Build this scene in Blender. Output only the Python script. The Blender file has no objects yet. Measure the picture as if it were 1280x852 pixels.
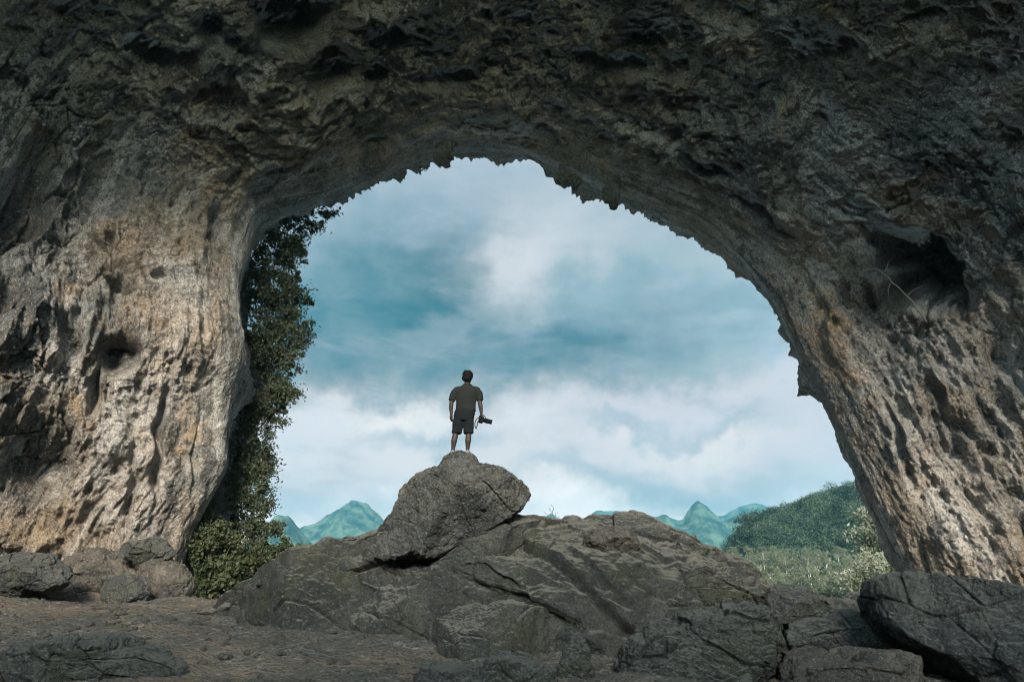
import bpy, math, random
import numpy as np
from mathutils import Vector, Matrix
random.seed(7); RNG = np.random.default_rng(11)
R = math.radians
scene = bpy.context.scene
COL = scene.collection

# ------------------------------------------------------------------ camera
CAM = np.array([0.0, 0.0, 1.6]); PITCH = R(17.8); F = 853.0
cp, sp = math.cos(PITCH), math.sin(PITCH)
def ray(px, py):
    u = (px-640)/F; v = (426-py)/F
    return np.array([u, cp - v*sp, sp + v*cp])
def at(px, py, Y):
    d = ray(px, py); return CAM + d*(Y/d[1])
def proj(P):
    q = P - CAM
    f = q[..., 1]*cp + q[..., 2]*sp; w = -q[..., 1]*sp + q[..., 2]*cp
    f = np.maximum(f, .05)
    return 640 + F*q[..., 0]/f, 426 - F*w/f
cam_d = bpy.data.cameras.new('camera'); cam = bpy.data.objects.new('camera', cam_d); COL.objects.link(cam)
cam_d.lens = 24.0; cam_d.sensor_width = 36; cam_d.clip_end = 20000; cam_d.clip_start = .05
cam.location = CAM; cam.rotation_euler = (R(90)+PITCH, 0, 0)
scene.camera = cam

# ------------------------------------------------------------------ noise
_perms = {}
def perm(seed):
    if seed not in _perms:
        p = np.random.default_rng(seed+100).permutation(256).astype(np.int32)
        _perms[seed] = np.concatenate([p, p, p])
    return _perms[seed]
_g = np.random.default_rng(5).normal(size=(256, 3)).astype(np.float32)
_g /= np.linalg.norm(_g, axis=1)[:, None]
def perlin(P, seed=0):
    P = P.astype(np.float32); I = np.floor(P).astype(np.int32); f = P - I; I &= 255
    w = f*f*f*(f*(f*6-15)+10); p = perm(seed); out = 0
    for dx in (0, 1):
        wx = w[:, 0] if dx else 1-w[:, 0]
        a = p[I[:, 0]+dx]
        for dy in (0, 1):
            wy = w[:, 1] if dy else 1-w[:, 1]
            b = p[a+I[:, 1]+dy]
            for dz in (0, 1):
                wz = w[:, 2] if dz else 1-w[:, 2]
                h = _g[p[b+I[:, 2]+dz]]
                out = out + wx*wy*wz*(h[:, 0]*(f[:, 0]-dx)+h[:, 1]*(f[:, 1]-dy)+h[:, 2]*(f[:, 2]-dz))
    return out*1.5
def fbm(P, octs=4, seed=0, gain=.5, ridged=False):
    o = 0; a = 1.0; s = 0
    for k in range(octs):
        n = perlin(P*(2.03**k)+k*17.3, seed+k)
        if ridged: n = 1-2*np.abs(n)
        o = o + a*n; s += a; a *= gain
    return o/s
def worley(P, seed=0, ids=False):
    P = P.astype(np.float32); I = np.floor(P).astype(np.int32); f = P-I; p = perm(seed)
    q = np.random.default_rng(seed).random((256, 3)).astype(np.float32)
    d1 = np.full(len(P), 9., np.float32); d2 = d1.copy(); cid = np.zeros(len(P), np.float32)
    for dx in (-1, 0, 1):
        a = p[(I[:, 0]+dx) & 255]
        for dy in (-1, 0, 1):
            b = p[a+((I[:, 1]+dy) & 255)]
            for dz in (-1, 0, 1):
                j = q[p[b+((I[:, 2]+dz) & 255)]]
                v = j + np.array([dx, dy, dz], np.float32) - f
                d = np.sqrt((v*v).sum(1))
                d2 = np.minimum(d2, np.maximum(d1, d)); cid = np.where(d < d1, j[:, 0]*7.13 % 1, cid); d1 = np.minimum(d1, d)
    return (d1, d2, cid) if ids else (d1, d2)
def billow(P, octs, seed, gain=.5):
    o = 0; a = 1.0; s = 0
    for k in range(octs):
        o = o + a*np.abs(perlin(P*(2.07**k)+k*11.7, seed+k)); s += a; a *= gain
    return o/s
def sstep(a, b, x):
    t = np.clip((x-a)/(b-a), 0, 1); return t*t*(3-2*t)

# ------------------------------------------------------------------ object helpers
def tag(o, label=None, cat=None, group=None, kind=None):
    if label: o['label'] = label
    if cat: o['category'] = cat
    if group: o['group'] = group
    if kind: o['kind'] = kind
    return o
def mesh_obj(name, V, Fc, mat, parent=None, smooth=True, uv=None):
    """V (N,3), Fc (M,3|4) numpy"""
    V = np.asarray(V, np.float32); Fc = np.asarray(Fc, np.int32)
    me = bpy.data.meshes.new(name); n = len(Fc); k = Fc.shape[1]
    me.vertices.add(len(V)); me.vertices.foreach_set('co', V.ravel())
    me.loops.add(n*k); me.loops.foreach_set('vertex_index', Fc.ravel())
    me.polygons.add(n); me.polygons.foreach_set('loop_start', np.arange(0, n*k, k, dtype=np.int32))
    try: me.polygons.foreach_set('loop_total', np.full(n, k, np.int32))
    except Exception: pass
    me.polygons.foreach_set('use_smooth', np.full(n, smooth))
    if uv is not None:
        l = me.uv_layers.new(name='UVMap'); l.data.foreach_set('uv', np.asarray(uv, np.float32)[Fc.ravel()].ravel())
    me.update(calc_edges=True)
    me.materials.append(mat)
    o = bpy.data.objects.new(name, me); COL.objects.link(o)
    if parent is not None: o.parent = parent
    return o
def empty(name, loc, rz=0):
    o = bpy.data.objects.new(name, None); COL.objects.link(o); o.location = loc; o.rotation_euler.z = rz
    o.empty_display_size = .2
    return o
def grid_faces(nr, nc, wrap=False):
    r = np.arange(nr-1)[:, None]; c = np.arange(nc if wrap else nc-1)[None]
    c2 = (c+1) % nc
    a = r*nc+c; b = r*nc+c2; d = (r+1)*nc+c; e = (r+1)*nc+c2
    return np.stack([a, b, e, d], -1).reshape(-1, 4)
def cube_sphere(n):
    """unit directions on a cube sphere, welded"""
    t = np.tan(np.linspace(-math.pi/4, math.pi/4, n+1)); a, b = np.meshgrid(t, t, indexing='ij'); o = np.ones_like(a)
    fs = [(o, a, b), (-o, b, a), (b, o, a), (a, -o, b), (a, b, o), (b, a, -o)]
    V = np.concatenate([np.stack(f, -1).reshape(-1, 3) for f in fs]); V /= np.linalg.norm(V, axis=1)[:, None]
    Q = np.concatenate([grid_faces(n+1, n+1)+i*(n+1)**2 for i in range(6)])
    key = np.round(V*20000).astype(np.int64); _, idx, inv = np.unique(key, axis=0, return_index=True, return_inverse=True)
    return V[idx], inv.reshape(-1)[Q]
def vnormals(V, Fc):
    n = np.cross(V[Fc[:, 2]]-V[Fc[:, 0]], V[Fc[:, 3]]-V[Fc[:, 1]])
    N = np.zeros_like(V)
    for k in range(4):
        for c in range(3): N[:, c] += np.bincount(Fc[:, k], n[:, c], len(V))
    return N/np.maximum(np.linalg.norm(N, axis=1), 1e-9)[:, None]

# ------------------------------------------------------------------ materials
class NT:
    def __init__(s, tree): s.t = tree
    def n(s, typ, **kw):
        nd = s.t.nodes.new(typ)
        for k, v in kw.items():
            if k.startswith('i_'): continue
            setattr(nd, k, v)
        return nd
    def link(s, a, b): s.t.links.new(a, b)
    def noise(s, vec, scale, detail=6, rough=.55, dist=0):
        nd = s.n('ShaderNodeTexNoise'); nd.inputs['Scale'].default_value = scale; nd.inputs['Detail'].default_value = detail
        nd.inputs['Roughness'].default_value = rough; nd.inputs['Distortion'].default_value = dist
        s.link(vec, nd.inputs['Vector']); return nd.outputs['Fac']
    def mapping(s, vec, scale=(1, 1, 1), rot=(0, 0, 0)):
        m = s.n('ShaderNodeMapping'); m.inputs['Scale'].default_value = scale; m.inputs['Rotation'].default_value = rot
        s.link(vec, m.inputs['Vector']); return m.outputs[0]
    def rng(s, x, a, b, c=0, d=1, smooth=True):
        m = s.n('ShaderNodeMapRange'); m.interpolation_type = 'SMOOTHSTEP' if smooth else 'LINEAR'
        for i, v in zip((1, 2, 3, 4), (a, b, c, d)): m.inputs[i].default_value = v
        s.link(x, m.inputs[0]); return m.outputs[0]
    def math(s, op, a, b=None):
        m = s.n('ShaderNodeMath', operation=op)
        for i, v in enumerate((a, b)):
            if v is None: continue
            if isinstance(v, (int, float)): m.inputs[i].default_value = v
            else: s.link(v, m.inputs[i])
        return m.outputs[0]
    def mix(s, fac, a, b, mode='MIX'):
        m = s.n('ShaderNodeMix'); m.data_type = 'RGBA'; m.blend_type = mode
        for sock, v in ((m.inputs[0], fac), (m.inputs[6], a), (m.inputs[7], b)):
            if isinstance(v, (int, float)): sock.default_value = v
            elif isinstance(v, tuple): sock.default_value = (*v, 1)
            else: s.link(v, sock)
        return m.outputs[2]
    def bump(s, h, dist, strength=1, prev=None):
        b = s.n('ShaderNodeBump'); b.inputs['Distance'].default_value = dist; b.inputs['Strength'].default_value = strength
        s.link(h, b.inputs['Height'])
        if prev: s.link(prev, b.inputs['Normal'])
        return b.outputs[0]
def new_mat(name):
    m = bpy.data.materials.new(name); m.use_nodes = True
    t = NT(m.node_tree); b = m.node_tree.nodes['Principled BSDF']; b.inputs['Roughness'].default_value = .9
    b.inputs['Specular IOR Level'].default_value = .25
    return m, t, b
def plain(name, c, rough=.8, spec=.3, var=.25, scale=30):
    m, t, b = new_mat(name); co = t.n('ShaderNodeTexCoord').outputs['Object']
    f = t.noise(co, scale, 4)
    t.link(t.mix(f, tuple(x*(1-var) for x in c), tuple(x*(1+var) for x in c)), b.inputs['Base Color'])
    b.inputs['Roughness'].default_value = rough; b.inputs['Specular IOR Level'].default_value = spec
    return m

def cave_material():
    m, t, b = new_mat('limestone_wall')
    obj = t.n('ShaderNodeTexCoord').outputs['Object']; uv = t.n('ShaderNodeUVMap').outputs[0]
    st1 = t.mapping(uv, (.22, 1.0, 1))
    gP = t.n('ShaderNodeNewGeometry'); sx = t.n('ShaderNodeSeparateXYZ'); t.link(gP.outputs['Position'], sx.inputs[0])
    big = t.noise(obj, .16, 5, .6, .4); mid = t.noise(obj, .6, 10, .68, .4); fine = t.noise(obj, 3.0, 12, .75)
    s1 = t.noise(st1, .8, 10, .68, .7)
    pale = (.72, .68, .63); tan = (.42, .345, .265); grey = (.28, .285, .27); dark = (.06, .066, .064); orange = (.50, .335, .19)
    c = t.mix(t.rng(big, .42, .58), grey, tan)
    c = t.mix(t.math('MULTIPLY', t.rng(s1, .48, .62), .9), c, pale)
    c = t.mix(t.math('MULTIPLY', t.rng(mid, .53, .66), .8), c, orange)
    c = t.mix(t.math('MULTIPLY', t.rng(t.noise(obj, 1.3, 12, .72, .3), .54, .66), .75), c, pale)
    s3 = t.noise(t.mapping(uv, (.13, 1.5, 1)), 1.0, 9, .65, .9)
    c = t.mix(t.math('MULTIPLY', t.rng(s3, .56, .66), .85), c, dark)
    c = t.mix(t.math('MULTIPLY', t.rng(t.noise(obj, .9, 12, .72), .52, .62), .8), c, dark)
    sa = t.n('ShaderNodeAttribute'); sa.attribute_name = 'stain_shade'; ss = t.n('ShaderNodeSeparateColor'); t.link(sa.outputs['Color'], ss.inputs[0])
    brk = t.rng(t.noise(obj, 1.9, 12, .74), .36, .6, .35, 1.0)
    c = t.mix(t.math('MULTIPLY', ss.outputs[2], t.math('MULTIPLY', brk, .92)), c, pale)
    c = t.mix(t.math('MULTIPLY', ss.outputs[1], t.math('MULTIPLY', brk, .75)), c, orange)
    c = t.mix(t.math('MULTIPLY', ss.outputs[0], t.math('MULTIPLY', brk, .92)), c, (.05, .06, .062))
    c = t.mix(t.math('MULTIPLY', t.rng(fine, .47, .66), .75), c, tuple(x*.25 for x in tan))
    c = t.mix(t.math('MULTIPLY', t.rng(t.noise(obj, 7, 12, .75), .56, .68), .6), c, pale)
    c = t.mix(t.math('MULTIPLY', t.rng(t.noise(obj, 13, 3, .6, .3), .5, .62), .62), c, (.07, .066, .06))
    c = t.mix(t.math('MULTIPLY', t.rng(t.noise(obj, 9, 4, .65, .5), .55, .66), .5), c, pale)
    up = t.rng(t.math('ADD', sx.outputs[2], t.math('MULTIPLY', t.math('SUBTRACT', big, .5), 16)), 10, 23)  # greenish algae tone by height, with the vault's shade put into the colour
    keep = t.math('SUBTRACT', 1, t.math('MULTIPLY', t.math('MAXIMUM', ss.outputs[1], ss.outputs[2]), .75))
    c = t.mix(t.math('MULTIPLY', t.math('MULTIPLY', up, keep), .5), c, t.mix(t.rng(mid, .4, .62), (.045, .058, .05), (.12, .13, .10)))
    t.link(c, b.inputs['Base Color'])
    v = t.n('ShaderNodeTexVoronoi'); v.inputs['Scale'].default_value = 2.6; v.inputs['Detail'].default_value = 3
    t.link(t.mapping(obj, (1, 1, .55)), v.inputs['Vector'])
    n = t.bump(s1, .15)
    n = t.bump(mid, .5, 1, n)
    n = t.bump(v.outputs['Distance'], .12, 1, n)
    n = t.bump(fine, .34, 1, n)
    n = t.bump(t.noise(obj, 5.5, 4, .7, .5), .18, 1, n)
    n = t.bump(t.noise(obj, 12, 4, .7, .3), .10, 1, n)
    t.link(n, b.inputs['Normal'])
    return m

def rock_material(name, base, light, darkc, moss=None, top=None, scale=1.0):
    m, t, b = new_mat(name)
    obj = t.n('ShaderNodeTexCoord').outputs['Object']
    big = t.noise(obj, .5*scale, 6, .6, .5); mid = t.noise(obj, 1.8*scale, 8, .65, .5); fine = t.noise(obj, 9*scale, 10, .72)
    c = t.mix(t.rng(mid, .4, .64), base, light)
    c = t.mix(t.math('MULTIPLY', t.rng(big, .5, .62), .7), c, darkc)
    if moss: c = t.mix(t.math('MULTIPLY', t.rng(t.noise(obj, .8*scale, 7, .6), .5, .64), .7), c, moss)
    c = t.mix(t.math('MULTIPLY', t.rng(fine, .48, .68), .7), c, darkc)
    c = t.mix(t.math('MULTIPLY', t.rng(t.noise(obj, 14*scale, 8, .7), .6, .7), .6), c, tuple(x*1.7 for x in light))
    c = t.mix(t.math('MULTIPLY', t.rng(t.noise(obj, 26, 3, .6), .5, .62), .55), c, darkc)
    c = t.mix(t.math('MULTIPLY', t.rng(t.noise(obj, 19, 3, .6), .56, .66), .5), c, tuple(x*1.5 for x in light))
    if top:     # lighter colour on faces that look up: sky light painted onto the tops
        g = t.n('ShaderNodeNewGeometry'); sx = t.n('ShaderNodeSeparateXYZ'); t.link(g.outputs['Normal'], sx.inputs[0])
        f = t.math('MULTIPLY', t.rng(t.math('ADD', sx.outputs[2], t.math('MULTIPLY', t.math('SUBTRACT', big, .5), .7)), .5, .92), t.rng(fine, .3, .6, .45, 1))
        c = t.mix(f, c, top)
    t.link(c, b.inputs['Base Color'])
    n = t.bump(mid, .16/scale)
    n = t.bump(t.noise(t.mapping(obj, (1, 1, 2.6), (.25, .15, 0)), 1.8*scale, 12, .75, .2), .08/scale, 1, n)
    n = t.bump(t.noise(obj, 5*scale, 14, .8, .2), .12/scale, 1, n)
    n = t.bump(t.noise(obj, 21, 4, .7), .05, 1, n)
    t.link(n, b.inputs['Normal'])
    return m

def leaf_material(name, a, bb, trans=.35, scale=.8, rnd=0, fw=.45):
    m, t, b = new_mat(name)
    obj = t.n('ShaderNodeTexCoord').outputs['Object']
    f = t.noise(obj, scale, 4, .6); f2 = t.noise(obj, 23*scale, 2, .6)
    c = t.mix(t.rng(t.math('ADD', t.math('MULTIPLY', f, 1-fw), t.math('MULTIPLY', f2, fw)), .38, .62), a, bb)
    if rnd:     # every tree its own tint
        oi = t.n('ShaderNodeObjectInfo'); c = t.mix(t.math('MULTIPLY', oi.outputs['Random'], rnd), c, tuple(x*.35 for x in a))
    t.link(c, b.inputs['Base Color']); b.inputs['Roughness'].default_value = .55
    tr = t.n('ShaderNodeBsdfTranslucent'); t.link(c, tr.inputs[0]); mx = t.n('ShaderNodeMixShader'); mx.inputs[0].default_value = trans
    t.link(b.outputs[0], mx.inputs[1]); t.link(tr.outputs[0], mx.inputs[2])
    t.link(mx.outputs[0], m.node_tree.nodes['Material Output'].inputs[0])
    return m

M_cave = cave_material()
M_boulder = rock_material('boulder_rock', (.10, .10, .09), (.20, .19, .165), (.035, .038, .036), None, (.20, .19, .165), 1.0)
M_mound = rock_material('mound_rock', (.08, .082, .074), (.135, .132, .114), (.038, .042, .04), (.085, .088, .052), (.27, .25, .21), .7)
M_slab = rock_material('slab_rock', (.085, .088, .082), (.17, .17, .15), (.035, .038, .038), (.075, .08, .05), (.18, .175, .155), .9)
M_pale = rock_material('pale_rock', (.125, .112, .093), (.23, .20, .165), (.06, .06, .058), None, None, .9)
M_bark = plain('bark', (.07, .055, .042))
M_leaf_dark = leaf_material('leaves_dark', (.028, .042, .024), (.09, .11, .065))
M_leaf_lit = leaf_material('leaves_lit', (.035, .05, .024), (.10, .115, .058))  # lighter yellow-green leaves, sunlight put into the colour
M_leaf_pale = leaf_material('leaves_pale', (.13, .14, .08), (.40, .37, .26), .4, .12, .55, .2)

# ------------------------------------------------------------------ rock arch
rim_px = [(212,800,29.5),(222,740,29.5),(230,700,29.5),(247,655,29.5),(268,618,29.5),(283,580,29.5),(287,530,29.5),(294,490,29.2),(304,455,29),(305,420,29),(302,385,29.2),(303,345,29.5),(313,312,30),
          (326,280,30.5),(352,266,31),(395,252,31),(432,239,31),(470,221,31),(515,202,31),(555,191,31),(600,187,31),(645,193,31),(690,210,31),(735,231,31),(780,250,30.8),(825,268,30.5),
          (868,289,30),(900,311,29.8),(935,343,29.4),(965,376,29),(983,415,28.7),(1003,455,28.4),(1031,502,28),(1053,548,27.8),(1076,600,27.6),(1099,650,27.4),(1121,692,27.2),(1138,722,27.1),(1160,765,27),(1180,800,27)]
rimW = np.array([at(*p) for p in rim_px])
def densify(P, n, it=2):
    d = np.concatenate([[0], np.cumsum(np.linalg.norm(np.diff(P, axis=0), axis=1))])
    s = np.linspace(0, d[-1], n)
    # Catmull-Rom
    out = []; k = np.clip(np.searchsorted(d, s, side='right')-1, 0, len(P)-2)
    t = ((s-d[k])/(d[k+1]-d[k]))[:, None]
    p0 = P[np.maximum(k-1, 0)]; p1 = P[k]; p2 = P[k+1]; p3 = P[np.minimum(k+2, len(P)-1)]
    return .5*((2*p1)+(-p0+p2)*t+(2*p0-5*p1+4*p2-p3)*t**2+(-p0+3*p1-3*p2+p3)*t**3), s
NC = 1750
rim, rs = densify(rimW, NC)
def smooth1(A, w):
    k = np.hanning(2*w+1); k /= k.sum()
    pad = np.concatenate([np.repeat(A[:1], w, 0), A, np.repeat(A[-1:], w, 0)])
    return np.stack([np.convolve(pad[:, i], k, 'valid') for i in range(A.shape[1])], 1)
sm = smooth1(rim, 190)
tg = np.gradient(sm, axis=0); tg[:, 1] = 0; tg /= np.linalg.norm(tg, axis=1)[:, None]
nrm = np.stack([-tg[:, 2], np.zeros(NC), tg[:, 0]], 1)      # outward in XZ
nrm = smooth1(nrm, 60); nrm /= np.linalg.norm(nrm, axis=1)[:, None]
# profile (off, dep) for pillars and vault
def prof(pts, S):
    P = np.array([(a, b, 0) for a, b in pts], float); Q, _ = densify(P, S); return Q[:, :2]
outer = [(15,-8),(12,-7.2),(8,-6),(4.5,-4.2),(2.2,-3),(.9,-1.8)]
pil = [(.9,-1.8),(.25,-1.0),(0,0),(.3,.8),(1.4,1.8),(3.6,3.0),(6.2,4.7),(8.6,7.2),(10.6,11),(12,16)]
vau = [(.9,-1.8),(.25,-1.0),(0,0),(.15,.9),(.7,2.2),(1.9,4.2),(3.6,7.0),(5.4,10.5),(7,15),(8,20)]
back_p = [(12,16),(13,24),(13,32),(14,40),(17,43),(22,44)]; back_v = [(8,20),(9,28),(10,34),(11,40),(14,43),(18,44)]
NO, NV, NB = 36, 500, 50
op = prof(outer, NO)[:-1]
pp = np.concatenate([op, prof(pil, NV), prof(back_p, NB)[1:]]); pv = np.concatenate([op, prof(vau, NV), prof(back_v, NB)[1:]])
NR = len(pp)
wv = sstep(.25, .9, nrm[:, 2])[None, :, None]
PR = pp[:, None, :]*(1-wv) + pv[:, None, :]*wv                # (NR,NC,2)
base = rim[None] + nrm[None]*PR[..., :1]; base[..., 1] -= PR[..., 1]
arc = np.concatenate([np.zeros((1, NC)), np.cumsum(np.linalg.norm(np.diff(base, axis=0), axis=2), axis=0)])
arc -= arc[NO+60][None]
V = base.reshape(-1, 3).astype(np.float32); Q = grid_faces(NR, NC)
N = vnormals(V, Q)
ctr = np.array([0, 10, 8]); 
if (N*(ctr-V)).sum() < 0: N = -N; Q = Q[:, ::-1]
# seen from inside, N looks into the cave
U = np.broadcast_to(rs[None], (NR, NC)).ravel().astype(np.float32); T = arc.ravel().astype(np.float32)
row = np.repeat(np.arange(NR), NC); dep = PR[..., 1].ravel()
rimfac = .12+.88*sstep(0.0, 2.8, np.abs(PR[..., 0].ravel()))
warp = np.stack([perlin(V/4.5, 61), perlin(V/4.5+7, 62), perlin(V/4.5+13, 63)], 1)
w2 = np.stack([perlin(V/.9, 64), perlin(V/.9+7, 65), perlin(V/.9+13, 66)], 1)
W = V + warp*.7 + w2*.16
steep = 1-wv[0, :, 0]; steep = np.broadcast_to(steep[None], (NR, NC)).ravel()
aoff = np.abs(PR[..., 0].ravel())
rf2 = .10+.06*steep+(.90-.06*steep)*sstep(0, 1.8, aoff); rf3 = sstep(.1, 1.6, aoff)
disp = 1.5*fbm(V/7.0, 3, 1)*rimfac + .7*fbm(W/2.6, 3, 5)*rimfac
# flow-stone ribs that run along the legs (long in U, narrow in T)
def aniso(lu, lt, k, wob): return np.stack([U/lu+warp[:, 0]*.25, T/lt+warp[:, 1]*wob+w2[:, 1]*.08, np.full_like(U, k)], 1)
mask_r = .35+.65*sstep(-.25, .3, perlin(V/6.5, 181))
disp += (.10+.90*steep)*mask_r*(.72*fbm(aniso(5.5, 1.35, 0, .6), 4, 171, .55, True)*rf2 + .34*(1-2*billow(aniso(2.4, .5, 5, .5), 3, 175, .55))*rf2)
# solution scallops: hollows that meet in sharp edges
def scal(sx, amp, seed, an=(1, 1, .62)):
    d1, d2, ci = worley(W*np.array(an, np.float32)*sx, seed, True)
    return amp*(d1*d1-.25) + amp*.55*(ci-.5)*sstep(0, .12, d2-d1)
m1 = sstep(-.2, .25, perlin(V/5.5, 191)); m2 = sstep(-.2, .25, perlin(V/3.2, 192))
disp += (1.0*(1-.45*steep)*m1+.25)*scal(.42, 1.5, 33)*rf3
disp += (.3+.7*m2)*scal(1.15, .70, 34)*rf2*(1-.45*steep)
disp += scal(3.0, .20, 35)*(.2+.8*rf2)*(1-.5*steep)
disp += (.34+.22*(1-steep))*fbm(W/.8, 5, 41, .66)*rf2 + .45*(1-steep)*fbm(W/1.9, 4, 51, .6, True)*rf3 + .10*(.4+.6*rf2)*fbm(V/.22, 3, 47, .6)
# craggy broken faces on the legs
mk = sstep(-.15, .25, perlin(V/4.2, 197))
disp += steep*rf2*(.3+.7*sstep(.3, 2.2, aoff))*(.65*mk*fbm(W/1.9, 5, 57, .62, True) + .30*billow(W/.75, 4, 67, .6) - .2)
d1, d2, ci = worley(W*np.array([.9, .9, .5], np.float32)+.3*w2, 71, True); disp += steep*sstep(.8, 2.4, aoff)*mk*(.55*(ci-.5) - .25*sstep(.06, 0, d2-d1))
# layered breaks in the vault, dipping to the right
zz = (V[:, 2]*.8+V[:, 0]*.35+V[:, 1]*.5+warp[:, 0]*.7+w2[:, 0]*.15)/1.7; fz = zz-np.floor(zz)
disp += .42*(1-.7*steep)*(fz-.5)*sstep(-.15, .2, perlin(V/5, 195))*rf3
# pits
d1, d2 = worley(W*np.array([.55, .55, .42], np.float32), 3)
disp -= 1.0*sstep(.05, .35, perlin(V/4.5, 77))*sstep(.40, .12, d1)*rf3
d1, d2 = worley(W*np.array([1.9, 1.9, 1.2], np.float32), 9)
disp -= .32*sstep(0, .3, perlin(V/2.6, 78))*sstep(.38, .1, d1)*rf3
X, Y = proj(V)
vis = (V[:, 1] > 5)
def feat(px, py, rx, ry, ang, depth, edge=.5):
    global disp
    c, s = math.cos(R(ang)), math.sin(R(ang))
    wx = X + 12*warp[:, 0] + 7*w2[:, 0]; wy = Y + 12*warp[:, 1] + 7*w2[:, 1]
    a = ((wx-px)*c+(wy-py)*s)/rx; b = (-(wx-px)*s+(wy-py)*c)/ry
    r = np.sqrt(a*a+b*b)
    disp -= np.where(vis, depth*sstep(1.0, edge, r), 0)*(.15+.85*sstep(.2, 1.6, aoff))
for f in [(1098,300,40,26,25,1.4,.2),(1205,372,24,34,10,1.2,.3),(1072,395,34,22,30,1.1,.2),(1070,258,40,15,15,.9,.3),(1105,385,46,26,20,2.0,.3),(1060,350,30,55,30,.5,.2),(152,447,32,28,0,1.5,.4),(468,186,20,17,0,1.3,.5),
          (672,172,30,22,10,.8,.6),(700,186,13,22,0,.7,.6),(492,45,24,27,0,1.6,.4),(370,22,50,40,0,2.4,.4),(412,85,30,40,20,1.6,.4),(25,265,45,75,20,2.2,.3),
          (10,380,50,40,0,1.6,.3),(50,560,55,80,10,1.6,.3),(155,362,24,13,20,.9,.4),(885,212,44,12,15,.9,.3),(960,270,70,14,28,.9,.3),(205,350,14,8,0,.5,.4),
          (1168,492,10,30,-20,.6,.3),(1125,560,7,90,-20,.5,.2),(1152,700,8,20,-12,1.2,.4),(200,560,7,110,8,.8,.2),(165,610,8,70,8,.7,.2),(243,600,6,90,8,.7,.2),(120,490,10,50,15,.8,.2),
          (270,30,30,22,0,.9,.3),(185,60,40,25,30,1.2,.4),(760,80,60,20,10,.9,.2),(560,95,50,18,-10,.7,.2),(90,430,22,34,0,1.0,.3),(1210,290,60,12,25,.5,.2),
          (230,330,70,60,-35,-.6,.0),(1020,395,30,34,30,-.6,.1),(130,300,50,20,-35,-.5,0),(1085,262,60,8,20,-.3,.1),(330,205,90,10,-12,-.5,.1),(565,165,110,7,-6,-.35,.2)]:
    feat(*f)
disp -= .22*sstep(2.0, 0, aoff)
P = V + N*disp[:, None]
c_, s_ = math.cos(R(35)), math.sin(R(35)); hx = X+16*warp[:, 0]+12*w2[:, 0]-1148; hy = Y+16*warp[:, 1]+12*w2[:, 1]-340
hr = np.sqrt(((hx*c_+hy*s_)/74)**2+((-hx*s_+hy*c_)/54)**2); hw = np.where(vis, sstep(1.05, .62, hr), 0)
hd = at(1148, 340, 24)-CAM; hd = hd/np.linalg.norm(hd)+np.array([.30, 0, .12]); P = P + hw[:, None]*4.6*hd[None]
uvs = np.stack([U, T], 1)
# mineral stains and painted shade on the rock: red channel black crust and shade in hollows, green rust, blue pale flowstone
stain_shade = np.zeros((NR*NC, 4), np.float32); stain_shade[:, 3] = 1
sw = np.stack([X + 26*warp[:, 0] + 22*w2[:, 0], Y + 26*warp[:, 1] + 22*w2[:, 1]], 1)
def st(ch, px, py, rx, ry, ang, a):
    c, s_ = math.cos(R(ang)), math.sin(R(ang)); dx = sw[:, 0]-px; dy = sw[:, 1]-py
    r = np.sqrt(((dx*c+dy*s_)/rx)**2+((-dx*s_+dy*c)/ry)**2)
    stain_shade[:, ch] = np.maximum(stain_shade[:, ch], np.where(vis, a*sstep(1.15, .45, r), 0))
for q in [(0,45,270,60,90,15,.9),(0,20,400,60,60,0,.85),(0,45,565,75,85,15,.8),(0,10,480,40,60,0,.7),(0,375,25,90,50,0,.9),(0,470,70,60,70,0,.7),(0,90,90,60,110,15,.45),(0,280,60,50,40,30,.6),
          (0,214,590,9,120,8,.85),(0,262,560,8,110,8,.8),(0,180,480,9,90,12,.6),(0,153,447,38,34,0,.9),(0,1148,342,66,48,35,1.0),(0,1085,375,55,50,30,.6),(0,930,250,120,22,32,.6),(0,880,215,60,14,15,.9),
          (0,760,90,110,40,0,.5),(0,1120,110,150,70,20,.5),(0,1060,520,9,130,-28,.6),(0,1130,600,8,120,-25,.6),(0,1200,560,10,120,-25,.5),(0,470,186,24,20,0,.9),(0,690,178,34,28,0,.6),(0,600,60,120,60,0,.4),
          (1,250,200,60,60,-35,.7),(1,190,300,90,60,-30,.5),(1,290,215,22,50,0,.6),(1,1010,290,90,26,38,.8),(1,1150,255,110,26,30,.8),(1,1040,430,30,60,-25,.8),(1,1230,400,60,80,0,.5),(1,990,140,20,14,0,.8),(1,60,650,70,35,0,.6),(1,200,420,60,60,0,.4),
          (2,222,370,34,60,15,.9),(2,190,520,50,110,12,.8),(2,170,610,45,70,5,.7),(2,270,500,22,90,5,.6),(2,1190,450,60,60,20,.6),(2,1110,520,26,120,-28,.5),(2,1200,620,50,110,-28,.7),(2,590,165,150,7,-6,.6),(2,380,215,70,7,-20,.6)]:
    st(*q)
arch = empty('rock_arch', (0, 29, 0)); tag(arch, 'huge limestone cave arch framing the cloudy sky, pale streaked legs and dark vault', 'rock arch')
def arch_part(name, c0, c1, label=None):
    idx = np.arange(NR*NC).reshape(NR, NC)[:, c0:c1].ravel(); n = c1-c0
    Fq = grid_faces(NR, n)
    if (Q[0] != grid_faces(2, NC)[0]).any(): Fq = Fq[:, ::-1]
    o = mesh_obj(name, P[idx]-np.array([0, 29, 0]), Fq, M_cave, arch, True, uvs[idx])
    at_ = o.data.color_attributes.new('stain_shade', 'FLOAT_COLOR', 'POINT'); at_.data.foreach_set('color', stain_shade[idx].ravel())
    if label: o['label'] = label
    return o
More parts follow.
